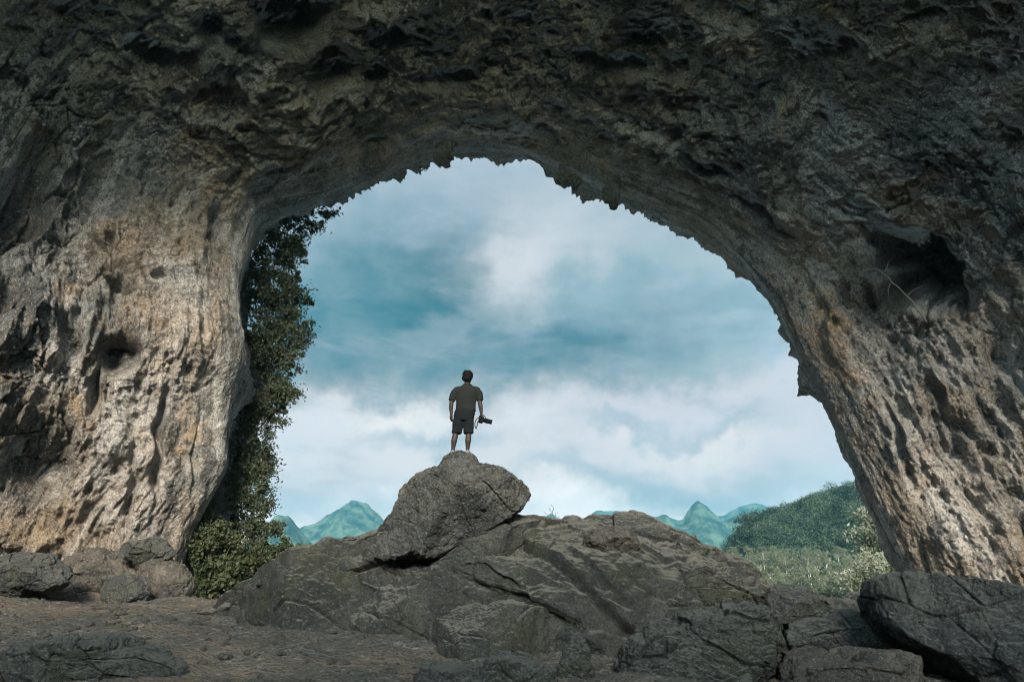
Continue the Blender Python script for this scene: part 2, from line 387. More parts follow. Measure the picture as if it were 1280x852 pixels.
cL = int(np.searchsorted(-rim[:, 2]*(np.arange(NC) < NC//2)-100*(np.arange(NC) >= NC//2), 0)) if False else int(np.argmin(np.abs(np.arange(NC)-NC*.30)))
kx, ky = proj(rim.astype(float))
cL = int(np.argmin((kx-326)**2+(ky-280)**2)); cR = int(np.argmin((kx-935)**2+(ky-343)**2))
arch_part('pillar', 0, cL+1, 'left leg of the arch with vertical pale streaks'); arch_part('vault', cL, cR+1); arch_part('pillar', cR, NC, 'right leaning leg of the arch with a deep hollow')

# ------------------------------------------------------------------ traced rocks with real depth
def rock(name, outline, Y, D, mat, label, cat, group=None, n=70, p=.75, disp=.06, seed=0, facets=6, crack=.05, parent=None, lift=None, bed=0.0, q=1.0, keep=.8, rough=.03):
    W3 = np.array([at(x, y, Y) for x, y in outline]); c = W3.mean(0)
    c = np.array([(W3[:, 0].min()+W3[:, 0].max())/2, Y, (W3[:, 2].min()+W3[:, 2].max())/2]) if True else c
    a = np.arctan2(W3[:, 2]-c[2], W3[:, 0]-c[0]); r = np.hypot(W3[:, 2]-c[2], W3[:, 0]-c[0]); o = np.argsort(a); a = a[o]; r = r[o]
    Vd, Qf = cube_sphere(n)
    th = np.arctan2(Vd[:, 2], Vd[:, 0]); cf = np.hypot(Vd[:, 0], Vd[:, 2])
    rr = np.interp(th, np.concatenate([a[-1:]-2*math.pi, a, a[:1]+2*math.pi]), np.concatenate([r[-1:], r, r[:1]]))
    # soften the outline away from the rim of the silhouette
    rm = r.mean(); blend = cf**2
    rr = rr*blend + (rr*.75+rm*.25)*(1-blend)
    k = cf**p
    P = np.stack([rr*k*np.cos(th), D*np.sign(Vd[:, 1])*np.abs(Vd[:, 1])**q, rr*k*np.sin(th)], 1)
    S = rm
    rg = np.random.default_rng(seed+1)
    for i in range(facets):
        nn = rg.normal(size=3); nn[1] = -abs(nn[1])-.55; nn[0] *= .9; nn[2] *= .9; nn /= np.linalg.norm(nn)
        dsp = P@nn; lim = dsp.max()*rg.uniform(.58, .85); e = np.maximum(dsp-lim, 0)
        P = P-nn*(e*.95)[:, None]
    N = vnormals(P, Qf)
    if (N*P).sum() < 0: N = -N; Qf = Qf[:, ::-1]
    q0 = P+c
    w = np.stack([perlin(q0/(S*.8), seed+3), perlin(q0/(S*.8)+5, seed+4), perlin(q0/(S*.8)+9, seed+5)], 1)
    front = keep + (1-keep)*1.0
    d = disp*S*(1.6*fbm((q0+w*S*.3)/(S*.9), 3, seed+6) + .8*fbm(q0/(S*.33), 5, seed+9, .6, True)-.3)
    d += .022*fbm(q0/.22, 4, seed+12, .6) + rough*(billow(q0/.3, 4, seed+30, .65)-.3)
    if crack:
        d1, d2 = worley((q0+w*S*.25)/(S*.75), seed+14); d -= crack*.45*S*sstep(.07, .0, d2-d1)
        d1, d2 = worley((q0+w*S*.1)/(S*.22), seed+15); d -= crack*.3*S*sstep(.1, .0, d2-d1)
    d += disp*S*.9*(billow(q0/(S*.45), 4, seed+20, .55)-.25)
    bs = np.array([1, 1, 2.6 if bed else 1.3])
    qb = (q0+np.stack([q0[:, 2]*.2, 0*q0[:, 0], q0[:, 0]*.16], 1)+w*S*.12)*bs/S
    d1, d2, ci = worley(qb*(1.7 if bed else 1.2), seed+22, True); d += disp*S*(1.6 if bed else .9)*(ci-.5)*sstep(0, .06, d2-d1) - disp*S*.5*sstep(.05, 0, d2-d1)
    d1, d2, ci = worley(qb*4.3, seed+23, True); d += disp*S*(.55 if bed else .3)*(ci-.5)*sstep(0, .1, d2-d1)
    d += .03*(billow(q0/.16, 3, seed+25, .6)-.3)
    P = P + N*d[:, None]
    if lift: P = lift(P, c)
    ob = mesh_obj(name, P, Qf, mat, parent); ob.location = c
    if parent is None: tag(ob, label, cat, group)
    return ob, P+c

STAND = at(577, 567, 14.0)
def flat_top(P, c):
    g = P+c; d = np.hypot(g[:, 0]-STAND[0], (g[:, 1]-STAND[1])*.8)
    w = sstep(.40, .20, d)*(g[:, 2] > c[2])
    hi = g[:, 2] > STAND[2]-1.0
    P = P.copy(); P[:, 2] = np.where(hi & (w > 0), P[:, 2]*(1-w)+(STAND[2]-c[2])*w, P[:, 2])
    # keep the rest below the feet
    over = np.maximum(g[:, 2]-STAND[2], 0); P[:, 2] -= np.where(w < 1, over*.8, 0)
    return P
boulder, bV = rock('boulder', [(466,695),(467,672),(480,650),(496,630),(499,612),(513,598),(530,587),(549,582),(553,574),(564,567),(577,565),(590,569),(601,580),(617,582),(632,588),(648,598),(660,605),(662,618),(656,630),(648,641),(632,650),(612,662),(585,680),(558,694),(535,702),(515,698),(490,696)],
    14.0, 1.55, M_boulder, 'big rough grey boulder perched on the mound with the man standing on it', 'boulder', n=220, p=.62, disp=.05, seed=43, facets=6, crack=.015, rough=.15, lift=flat_top)

M = 'rocks around the mound'
def rk(*a, **k): return rock(*a, **k)
# mound pieces
rk('rock_outcrop', [(215,772),(300,748),(380,722),(450,700),(560,690),(640,680),(700,668),(800,668),(880,692),(940,715),(985,742),(1015,775),(1010,850),(640,880),(300,850),(230,800)], 15.8, 3.2, M_mound,
   'broad base of dark bedrock that carries the humps and ledges of the mound', 'rock', M, n=250, p=.85, disp=.05, seed=50, facets=2, crack=.02, bed=.3, rough=.09)
rk('rock_outcrop', [(208,765),(218,757),(262,741),(310,722),(360,701),(405,685),(445,670),(480,662),(520,665),(545,720),(520,790),(460,822),(360,812),(270,790)], 15.1, 2.9, M_mound,
   'smooth sloping rock ramp rising to the left side of the perched boulder', 'rock', M, n=190, p=.9, disp=.045, seed=51, facets=5, crack=.015)
rk('rock_outcrop', [(436,790),(440,745),(452,715),(470,694),(520,686),(580,664),(625,645),(660,648),(700,652),(722,668),(735,700),(745,750),(720,800),(640,850),(500,850)], 15.1, 2.5, M_mound,
   'large central hump of dark rock directly beneath the perched boulder', 'rock', M, n=210, p=.8, disp=.045, seed=52, facets=7, crack=.02)
rk('rock_outcrop', [(676,700),(690,655),(720,652),(748,643),(775,645),(815,655),(850,667),(885,681),(915,692),(940,705),(952,740),(940,790),(860,830),(730,830)], 15.8, 2.3, M_mound,
   'layered rock shoulder with cracked ledges right of the perched boulder', 'rock', M, n=210, p=.75, disp=.05, seed=53, facets=8, crack=.02, bed=.28)
rk('rock_outcrop', [(730,790),(735,735),(790,712),(850,708),(900,705),(930,706),(962,712),(976,722),(972,760),(955,800),(860,840),(760,830)], 13.9, 1.5, M_mound,
   'blocky rock shelf with a lit flat top below the layered shoulder', 'rock', M, n=150, p=.45, disp=.055, seed=54, facets=8, crack=.05, bed=.35)
rk('rock_outcrop', [(505,835),(530,790),(560,768),(610,756),(670,754),(715,772),(735,800),(735,840),(690,870),(560,875)], 13.2, 1.3, M_mound,
   'low rounded rock hump in front of the central mound', 'rock', M, n=130, p=.55, disp=.05, seed=55, facets=6, crack=.025)
rk('rock_slab', [(728,690),(731,669),(750,662),(775,661),(800,666),(802,680),(790,690),(760,694)], 13.4, .55, M_pale,
   'small brownish slab stuck on the layered shoulder', 'rock', M, n=60, p=.45, disp=.06, seed=56, facets=7)
rk('rock', [(964,745),(968,735),(985,729),(1005,735),(1022,750),(1035,768),(1030,785),(1000,792),(975,785)], 13.6, .8, M_slab,
   'rounded dark block leaning against the right end of the mound', 'rock', M, n=80, p=.5, disp=.05, seed=57, facets=7)
rk('rock', [(785,812),(810,795),(850,782),(890,768),(930,757),(975,764),(992,785),(994,830),(985,880),(860,890),(770,870)], 11.0, 1.3, M_slab,
   'dark jagged foreground rock below the mound, its top sloping up to the right', 'rock', M, n=130, p=.45, disp=.08, seed=58, facets=9, crack=.05, bed=.22)
rk('rock_spike', [(698,845),(704,820),(714,800),(723,787),(730,803),(739,826),(743,848),(718,856)], 11.2, .3, M_slab,
   'small pointed dark rock standing at the foot of the mound', 'rock', M, n=60, p=1.0, disp=.10, seed=59, facets=8)
rk('rock', [(515,845),(535,830),(570,832),(600,838),(640,821),(668,824),(690,840),(700,870),(640,900),(540,900)], 9.6, .8, M_slab,
   'low jagged grey rock at the bottom edge, centre of the photo', 'rock', M, n=100, p=.5, disp=.09, seed=60, facets=7, crack=.05)
rk('rock', [(990,800),(992,782),(1040,775),(1090,776),(1140,774),(1180,780),(1190,800),(1180,830),(1080,835),(1000,825)], 12.2, 1.0, M_slab,
   'long flat dark block below the gap, beside the big right boulder', 'rock', M, n=110, p=.4, disp=.05, seed=61, facets=8, crack=.05)
rk('rock', [(980,850),(990,822),(1010,818),(1060,824),(1110,818),(1150,820),(1185,840),(1200,880),(1100,900),(1000,900)], 10.4, .9, M_pale,
   'pale weathered rock at the bottom edge under the long flat block', 'rock', M, n=110, p=.45, disp=.07, seed=62, facets=7, crack=.04)
rk('boulder', [(1108,752),(1112,728),(1130,719),(1160,718),(1200,724),(1240,735),(1275,747),(1330,770),(1380,830),(1370,900),(1240,900),(1200,850),(1160,820),(1125,790)], 10.6, 1.9, M_slab,
   'massive dark boulder filling the bottom right corner in front of the arch leg', 'boulder', M, n=190, p=.5, disp=.055, seed=63, facets=8, crack=.02)
for i, (ol, Y, D, lab) in enumerate([
    ([(1020,770),(1028,752),(1050,748),(1075,756),(1080,772),(1050,782)], 16, .5, 'small flat rock in the gap nearest the rounded block'),
    ([(1070,775),(1078,757),(1100,753),(1120,762),(1122,780),(1095,785)], 15, .6, 'small flat rock in the gap beside the big right boulder'),
    ([(1000,765),(1010,748),(1030,745),(1048,754),(1044,768),(1020,775)], 19, .6, 'flat rock in the gap farthest away, near the forest view'),
    ([(1050,765),(1060,748),(1090,747),(1115,753),(1118,766),(1085,772)], 20, .8, 'flat rock in the gap behind the other small ones, by the leg foot')]):
    rk('rock', ol, Y, D, M_slab, lab, 'rock', M, n=44, p=.4, disp=.06, seed=70+i, facets=7)
rk('rock_slab', [(-60,860),(-30,822),(20,812),(80,808),(150,812),(200,824),(238,846),(230,880),(60,900)], 10.6, 1.3, M_slab,
   'wide flat layered slab at the bottom left corner of the photo', 'rock', M, n=120, p=.5, disp=.05, seed=64, facets=6, crack=.03, bed=.2)
# rocks at the foot of the left leg
G2 = 'rocks at the foot of the left arch leg'
for i, (ol, Y, D, mt, lab) in enumerate([
    ([(-20,738),(-15,712),(10,697),(40,693),(66,700),(84,714),(78,730),(40,737)], 20.5, 1.0, M_slab, 'broad grey boulder at the left edge of the photo, below the wall'),
    ([(148,695),(152,681),(180,678),(210,681),(218,692),(200,701),(165,701)], 24.5, .7, M_slab, 'dark flat slab lodged on the ledge of the left leg'),
    ([(124,745),(126,726),(145,720),(172,726),(184,742),(175,757),(145,756)], 22.5, .7, M_slab, 'dark cube-like rock at the base of the left leg beside the shrubs'),
    ([(86,738),(95,726),(112,722),(126,728),(128,738),(108,742)], 23.5, .8, M_pale, 'pale lumpy rock between the broad boulder and the dark cube-like rock'),
    ([(170,750),(175,715),(190,700),(215,702),(232,720),(236,745),(225,765),(190,765)], 24.5, 1.0, M_pale, 'pale crumbling block at the right corner of the leg foot'),
    ([(50,725),(75,702),(110,696),(150,700),(178,712),(180,735),(100,742)], 25.2, 1.6, M_pale, 'low pale ledge against the wall behind the other foot rocks')]):
    rk('rock', ol, Y, D, mt, lab, 'rock', G2, n=80, p=.5, disp=.09, seed=80+i, facets=7, crack=.05)

# stalactites along the lip
for i, (ol, Y) in enumerate([([(547,180),(549,165),(562,163),(567,180),(562,196),(558,205),(553,203)], 30.6), ([(699,208),(700,200),(707,200),(707,214),(705,229),(701,227)], 30.6),
      ([(708,216),(708,206),(714,206),(714,219),(711,228)], 30.6), ([(755,236),(757,226),(770,228),(772,243),(767,256),(761,250)], 30.4), ([(716,222),(717,212),(722,213),(722,226),(719,232)], 30.5)]):
    o, _ = rock('stalactite', [(a_, b_+6) for a_, b_ in ol], Y, .22, M_slab, '', '', n=26, p=1.0, disp=.16, seed=100+i, facets=0, crack=0, parent=arch)
    o.location = np.array(o.location)-np.array([0, 29, 0])

# cliff outside, behind the left leg, that the shrubs grow from
rk('cliff', [(130,780),(150,640),(170,500),(185,380),(200,300),(270,268),(300,300),(295,400),(285,520),(272,640),(280,720),(270,790)], 38, 3.5, M_slab,
   'overgrown rock cliff behind the left arch leg, almost hidden by leaves', 'cliff', n=70, p=.5, disp=.06, seed=120, facets=2, crack=.02)

# ------------------------------------------------------------------ ground: one sheet to the horizon
ctrl = [at(0,852,10.4),at(250,852,10.4),at(500,852,10.4),at(760,860,10.6),at(1000,860,10.6),at(1280,860,10.6),at(0,735,22),at(100,738,23.5),at(210,757,28),at(150,757,22.5),at(60,780,16),at(250,775,17),
        at(430,800,13),at(300,800,14.5),at(500,770,20),at(640,790,22),at(800,780,20),at(1000,765,18),at(1080,760,21),at(1200,770,22),at(1140,775,27),at(240,760,30),
        at(640,800,29),at(1000,775,28),at(212,761,15.3),at(205,772,13.8),at(300,795,12.6),at(170,768,16)]
ctrl = np.array([list(c) for c in ctrl] + [[0,3,.0],[-8,3,.2],[8,3,0],[-14,10,1.0],[14,10,.8],[0,-10,0],[-15,-10,.5],[15,-10,.5]])
def ground_z(x, y):
    x = np.asarray(x, float); y = np.asarray(y, float)
    num = 0; den = 0
    for c in ctrl:
        w = 1/(((x-c[0])**2+(y-c[1])**2)+2.0)**2; num = num+w*c[2]; den = den+w
    z = num/den
    out = sstep(30, 80, y); z = z*(1-out)+(-6.5)*out
    lat = sstep(20, 45, np.abs(x))*(1-out); z = z+lat*2
    return z
gy = np.concatenate([np.linspace(-60, 2, 40)[:-1], np.linspace(2, 34, 420)[:-1], np.geomspace(34, 3950, 110)])
tt = np.linspace(-1, 1, 620)
gx = np.sign(tt)*(np.abs(tt)*22 + np.where(np.abs(tt) > .8, (np.exp((np.abs(tt)-.8)*23.5)-1)*30, 0))
GX, GY = np.meshgrid(gx, gy); gz = ground_z(GX.ravel(), GY.ravel())
G3 = np.stack([GX.ravel(), GY.ravel(), np.zeros(GX.size)], 1)
near = (np.abs(G3[:, 0]) < 25) & (G3[:, 1] < 45)
gz += near*(.22*fbm(G3/3.0, 4, 200) + .09*fbm(G3/.5, 5, 204, .65) + .12*np.maximum(fbm(G3/np.array([2.2, 1.1, 1]), 4, 208, .5, True)-.15, 0))
def ground_mat():
    m, t, b = new_mat('dirt_ground'); obj = t.n('ShaderNodeTexCoord').outputs['Object']
    a = t.noise(obj, .35, 6, .6); f = t.noise(obj, 7, 10, .75); g = t.noise(obj, 1.5, 8, .65)
    c = t.mix(t.rng(a, .42, .6), (.11, .10, .085), (.18, .14, .105))
    c = t.mix(t.math('MULTIPLY', t.rng(g, .5, .64), .7), c, (.10, .105, .095))
    c = t.mix(t.math('MULTIPLY', t.rng(f, .52, .68), .7), c, (.36, .33, .29))
    v = t.n('ShaderNodeTexVoronoi'); v.inputs['Scale'].default_value = 16; t.link(obj, v.inputs['Vector'])
    c = t.mix(t.rng(v.outputs['Distance'], .0, .35, .6, 0), c, (.05, .05, .047))
    s = t.n('ShaderNodeSeparateXYZ'); t.link(obj, s.inputs[0])
    c = t.mix(t.rng(s.outputs[1], 31, 48), c, t.mix(t.rng(t.noise(obj, .03, 8, .7), .4, .6), (.022, .04, .02), (.06, .075, .035)))
    t.link(c, b.inputs['Base Color'])
    n = t.bump(g, .15); n = t.bump(f, .06, 1, n); n = t.bump(v.outputs['Distance'], .03, 1, n); t.link(n, b.inputs['Normal'])
    return m
M_ground = ground_mat()
G3[:, 2] = gz
ground = mesh_obj('ground', G3, grid_faces(len(gy), len(gx)), M_ground); tag(ground, kind='structure')
# loose stones
def stones(name, n, region, smin, smax, mat, seed):
    rg = np.random.default_rng(seed); bd, bq = cube_sphere(3); Vs = []; Fs = []
    x = rg.uniform(region[0], region[1], n); y = rg.uniform(region[2], region[3], n); z = ground_z(x, y)
    g3 = np.stack([x, y, 0*x], 1); z = z + (.22*fbm(g3/3.0, 4, 200) + .09*fbm(g3/.5, 5, 204, .65) + .12*np.maximum(fbm(g3/np.array([2.2, 1.1, 1]), 4, 208, .5, True)-.15, 0))
    for i in range(n):
        s = smin*(smax/smin)**(rg.random()**1.7)
        q = bd*s*rg.uniform(.5, 1.2, 3)*np.array([1, 1, .6]); q = q*(1+.13*rg.normal(size=(len(bd), 1)).clip(-1, 1))
        a = rg.random()*6.3; q = np.stack([q[:, 0]*math.cos(a)-q[:, 1]*math.sin(a), q[:, 0]*math.sin(a)+q[:, 1]*math.cos(a), q[:, 2]], 1)
        Vs.append(q+[x[i], y[i], z[i]]); Fs.append(bq+i*len(bd))
    return mesh_obj(name, np.concatenate(Vs), np.concatenate(Fs), mat, smooth=False)
tag(stones('gravel', 9000, (-20, 4, 8.5, 27), .014, .12, M_pale, 31), kind='stuff')
tag(stones('rubble', 500, (2, 16, 10, 26), .03, .22, M_slab, 32), kind='stuff')

# ------------------------------------------------------------------ leaves and plants
def leaves(cent, nrm_, size, rg, aspect=.5):
    n = len(cent)
    d = rg.normal(size=(n, 3)); d /= np.linalg.norm(d, axis=1)[:, None]
    u = rg.normal(size=(n, 3)); u[:, 2] -= .7; u -= d*(u*d).sum(1)[:, None]; u /= np.linalg.norm(u, axis=1)[:, None]
    w = np.cross(d, u); s = (size*rg.uniform(.6, 1.35, n))[:, None]
    a = cent - u*s; b = cent + w*s*aspect + d*s*.15; c = cent + u*s*1.1; e = cent - w*s*aspect + d*s*.15
    V = np.stack([a, b, c, e], 1).reshape(-1, 3); Fq = np.arange(4*n).reshape(-1, 4)
    return V, Fq
def tube(pts, r0, r1, k=6):
    pts = np.asarray(pts, float); n = len(pts); t = np.gradient(pts, axis=0); t /= np.linalg.norm(t, axis=1)[:, None]+1e-9
    ref = np.array([0, 1, .1]) if abs(t[0, 1]) < .9 else np.array([1, 0, .1]); u = np.cross(t, ref); u /= np.linalg.norm(u, axis=1)[:, None]; w = np.cross(t, u)
    r = np.linspace(r0, r1, n) if np.isscalar(r0) and np.isscalar(r1) else np.asarray(r0); a = np.arange(k)/k*2*math.pi
    V = pts[:, None]+r[:, None, None]*(u[:, None]*np.cos(a)[None, :, None]+w[:, None]*np.sin(a)[None, :, None])
    return V.reshape(-1, 3), grid_faces(n, k, True)
def joinm(parts):
    Vs = []; Fs = []; o = 0
    for v, f in parts: Vs.append(v); Fs.append(f+o); o += len(v)
    return np.concatenate(Vs), np.concatenate(Fs)
def curve(a, b, sag, n=7, wob=.05, rg=RNG):
    t = np.linspace(0, 1, n)[:, None]; p = a*(1-t)+b*t; L = np.linalg.norm(b-a)
    p = p + np.array(sag)*(4*t*(1-t)) + rg.normal(size=(n, 3))*wob*L*(np.sin(t*math.pi)); return p
def shrub(name, root, blobs, nleaf, size, mat, label, cat, group, seed, aspect=.5, limbs=True):
    """blobs: (centre, radius xyz) ; leaves sit in twig clumps spread through every blob"""
    rg = np.random.default_rng(seed); e = empty(name, root); tag(e, label, cat, group); root = np.array(root)
    vol = np.array([np.prod(b[1])**.7 for b in blobs]); vol /= vol.sum(); cents = []; br = []
    for (c, r), v in zip(blobs, vol):
        c = np.array(c); r = np.array(r); n = int(nleaf*v); nc = max(6, n//60)
        d = rg.normal(size=(nc, 3)); d /= np.linalg.norm(d, axis=1)[:, None]
        rad = rg.uniform(.25, 1.0, nc)**.45*(1+.35*perlin(d*1.7+seed, 7)); cc = c+d*rad[:, None]*r
        cs = r.mean()*rg.uniform(.06, .27, nc)
        k = rg.integers(0, nc, n); off = rg.normal(size=(n, 3))*cs[k][:, None]*np.array([1, 1, .75])
        cents.append(cc[k]+off)
        if limbs:
            main = curve(root, c, (0, 0, .12*np.linalg.norm(c-root)), 8, .04, rg); br.append(tube(main-root, .05*r.mean()+.02, .03*r.mean(), 6))
            for j in range(min(nc, 14)): br.append(tube(curve(c, cc[j], (0, 0, .05), 5, .06, rg)-root, .02*r.mean()+.006, .006, 4))
    L = np.concatenate(cents)-root
    v, f = leaves(L, None, size, rg, aspect); mesh_obj('foliage', v, f, mat, e, False)
    if br: v, f = joinm(br); mesh_obj('branches', v, f, M_bark, e)
    return e
def pb(px, py, rx, ry, Y, ry_depth=None):
    c = at(px, py, Y); k = Y/853/ray(px, py)[1]*1.0
    k = np.linalg.norm(at(px+1, py, Y)-at(px, py, Y))
    return (c, (rx*k, (ry_depth or .5*(rx+ry)*k), ry*k))
GV = 'shrubs growing behind the left arch leg'
Yv = 34.0
def rootat(px, py, Y): return tuple(at(px, py, Y))
shrub('hanging_shrub', rootat(300,300,37), [pb(348,300,34,32,Yv),pb(385,277,22,17,Yv),pb(410,264,14,9,Yv),pb(365,318,20,22,Yv),pb(330,335,28,20,Yv)], 9000, .085, M_leaf_dark, 'highest leafy bush, hanging under the vault beside the left leg', 'bush', GV, 1)
shrub('hanging_shrub', rootat(300,380,37), [pb(338,360,37,30,Yv),pb(362,372,23,26,Yv),pb(335,392,36,26,Yv),pb(372,348,10,10,Yv)], 9000, .085, M_leaf_dark, 'second bush from the top, bulging towards the sky', 'bush', GV, 2)
shrub('hanging_shrub', rootat(300,440,37), [pb(340,425,36,28,Yv),pb(370,415,25,26,Yv),pb(350,455,28,20,Yv),pb(330,440,25,35,Yv)], 9000, .085, M_leaf_dark, 'third bush from the top, widest into the open sky', 'bush', GV, 3)
shrub('hanging_shrub', rootat(290,520,37), [pb(335,492,33,26,Yv),pb(355,490,20,18,Yv),pb(318,520,26,24,Yv),pb(343,512,16,24,Yv)], 6500, .085, M_leaf_dark, 'fourth bush from the top, with ragged trailing twigs', 'bush', GV, 4)
shrub('hanging_shrub', rootat(280,610,37), [pb(316,560,25,36,Yv),pb(313,605,28,32,Yv),pb(328,590,14,34,Yv)], 6500, .085, M_leaf_dark, 'dark narrow bush below the ragged one, close to the leg', 'bush', GV, 5)
shrub('bush', rootat(300,740,34), [pb(315,640,24,30,Yv),pb(330,665,22,26,Yv),pb(300,680,30,36,Yv)], 7000, .085, M_leaf_dark, 'dark round bush standing above the two ground bushes', 'bush', GV, 6)
shrub('bush', rootat(255,765,31), [pb(262,650,18,30,31.5,1.0),pb(258,690,28,30,31,1.0),pb(265,725,34,26,31,1.0),pb(280,700,20,30,31.5,1.0)], 7500, .10, M_leaf_lit, 'large-leaved climbing bush against the base of the left leg', 'bush', GV, 7, .62)
shrub('bush', rootat(345,730,33), [pb(330,700,26,20,33),pb(352,690,20,16,33),pb(372,690,11,9,33),pb(310,720,24,18,33)], 5500, .085, M_leaf_lit, 'yellow-green low bush beside the sloping rock ramp', 'bush', GV, 8)
# tree beside the right leg
GVR = 'trees just outside the right arch leg'
shrub('leafy_tree', rootat(1105,772,112), [pb(1100,645,24,28,112),pb(1088,668,20,24,110),pb(1112,690,30,34,110),pb(1088,700,24,22,110)], 9000, .27, M_leaf_pale, 'tall leafy tree partly hidden by the edge of the right leg', 'tree', GVR, 9)
shrub('leafy_tree', rootat(1080,775,106), [pb(1085,708,20,18,106),pb(1068,728,20,16,106),pb(1098,735,24,18,105)], 6500, .24, M_leaf_pale, 'pale bushy tree in front of the right leg foot, next to the plantation', 'tree', GVR, 10)
# tiny plants
sap = empty('sapling', tuple(at(689,656,15.3))); tag(sap, 'tiny bare twiggy plant on the ridge right of the perched boulder', 'plant')
o0 = np.array(sap.location); stp = []; lf = []
for (px, py) in ((681,640),(686,634),(690,632),(695,640),(699,645),(684,646),(692,643)):
    e_ = at(px, py, 15.3)-o0; c_ = curve(np.zeros(3), e_, (.03, 0, .02), 7, .06); stp.append(tube(c_, .007, .003, 4)); lf.append(c_[4:]+RNG.normal(size=(3, 3))*.012)
v, f = joinm(stp); mesh_obj('branches', v, f, M_bark, sap); v, f = leaves(np.concatenate(lf), None, .016, RNG, .5); mesh_obj('foliage', v, f, M_leaf_dark, sap, False)
shrub('hanging_twig', tuple(at(534,196,30.8)), [(at(530,212,30.6),(.13,.1,.12)),(at(535,208,30.6),(.08,.08,.08))], 60, .06, M_leaf_dark, 'small leafy twig dangling from the lip of the vault', 'twig', None, 12)
for i, (px, py, Y, lab) in enumerate([(808,778,12.2,'small dark weed growing in the crack of the mound, by the pointed rock'),(845,672,15.0,'tiny grassy tuft on the skyline of the layered shoulder'),(890,690,14.9,'yellowish grass tuft at the right end of the layered shoulder')]):
    if i == 0: px, py = 712, 778
    c = at(px, py, Y-.2*i)
    shrub('weed', tuple(c-np.array([0, 0, .08])), [(c, (.13, .1, .08))], 120, .03, M_leaf_dark if i == 0 else M_leaf_lit, lab, 'weed', None, 13+i, .25, False)
# dead branch in the hollow
hb = empty('dead_branch', tuple(at(1156,402,24))); tag(hb, 'long bare dead branch leaning in the hollow of the right leg', 'branch')
a = at(1158,402,23.6); b = at(1082,328,24.6); pts = curve(a, b, (0, -.1, .25), 14, .012)
o0 = np.array(hb.location); brs = [tube(pts-o0, .035, .012, 6)]
for (i, dd) in ((4, (.5, 0, .3)), (7, (-.2, 0, -.5)), (9, (.3, -.1, .45)), (11, (-.4, 0, -.15))): brs.append(tube(curve(pts[i], pts[i]+np.array(dd)*1.4, (0, 0, .06), 5, .05)-o0, .016, .005, 5))
v, f = joinm(brs); mesh_obj('branches', v, f, plain('dead_wood', (.085, .08, .07)), hb)

# ------------------------------------------------------------------ plantation of pale trees outside right
GP = 'plantation trees outside the arch'
rg = np.random.default_rng(77)
protos = []
def plant_tree(seed):
    rg = np.random.default_rng(seed); h = 1.0
    e = empty('plantation_tree', (0, 0, 0)); H = 12.5
    tr = tube(np.array([[0, 0, -1], [.05, 0, 4], [-.06, .05, 8], [0, 0, 11.6]]), .16, .04, 6)
    br = [tr]; cents = []
    for k in range(17):
        z = 8.2+3.8*(k/16); r = 1.9*math.sqrt(max(0, 1-((z-9.2)/3.1)**2))+.15; a = rg.random()*6.3
        tip = np.array([math.cos(a)*r*rg.uniform(.4, .9), math.sin(a)*r*rg.uniform(.4, .9), z+.5]); br.append(tube(curve(np.array([0, 0, z-.8]), tip, (0, 0, .1), 4, .05, rg), .05, .015, 4))
        for j in range(4):
            cc = tip+rg.normal(size=3)*np.array([.55, .55, .4]); cents.append(cc+rg.normal(size=(44, 3))*np.array([.22, .22, .16]))
    v, f = leaves(np.concatenate(cents), None, .14, rg, .6); mesh_obj('crown', v, f, M_leaf_pale, e, False)
    v, f = joinm(br); mesh_obj('trunk', v, f, M_trunk, e); return e
M_trunk = plain('pale_bark', (.34, .31, .26), scale=3)
first = True; spots = []
for rowi in range(6):
    Y = 118+rowi*27.0; n = 13
    for k in range(n):
        px = 865+ (k+rg.uniform(-.35, .35)+.5*(rowi % 2))*(230/n)*1.05
        spots.append((px, Y+rg.uniform(-4, 4), rowi))
cnt = 0
for (px, Y, rowi) in spots:
    # slope rises gently with distance; tops visible in the gap
    top_y = 736-(rowi/5)**.8*52 + rg.uniform(-3, 3)
    lim = 684+ (max(0, 905-px))*.25
    top_y = max(top_y, lim)
    if px < 880 and top_y < 700: continue
    zt = at(px, top_y, Y)[2]; s = rg.uniform(.85, 1.1); z = zt-12.6*s
    e = plant_tree(500+cnt) if cnt < 4 else None
    if cnt < 4: protos.append(e)
    else:
        src = protos[cnt % 4]; e = src.copy(); COL.objects.link(e)
        for ch in src.children:
            c = ch.copy(); COL.objects.link(c); c.parent = e
    e.location = at(px, top_y, Y)*np.array([1, 1, 0])+np.array([0, 0, z]); e.scale = (s, s, s); e.rotation_euler.z = rg.uniform(0, 6.3)
    tag(e, 'pale green slender tree in the plantation seen through the right side of the arch', 'tree', GP); cnt += 1
# slope the plantation stands on
sx = np.linspace(20, 170, 60); sy = np.linspace(80, 300, 80); SX, SY = np.meshgrid(sx, sy)
rowf = np.clip((SY-118)/156, -.3, 1.3); ty = 738-np.sign(rowf)*np.abs(rowf)**.8*54
dz = []
for Yv_, t_ in zip(SY.ravel(), ty.ravel()): dz.append(at(900, t_, Yv_)[2]-12.4)
SZ = np.array(dz); ed = np.maximum(sstep(110, 84, SY.ravel()), 0); SZ = SZ*(1-ed)+(-9)*ed
M_grass = plain('grass_slope', (.03, .042, .02), scale=.4)
tag(mesh_obj('hillside', np.stack([SX.ravel(), SY.ravel(), SZ], 1), grid_faces(80, 60), M_grass), kind='structure')

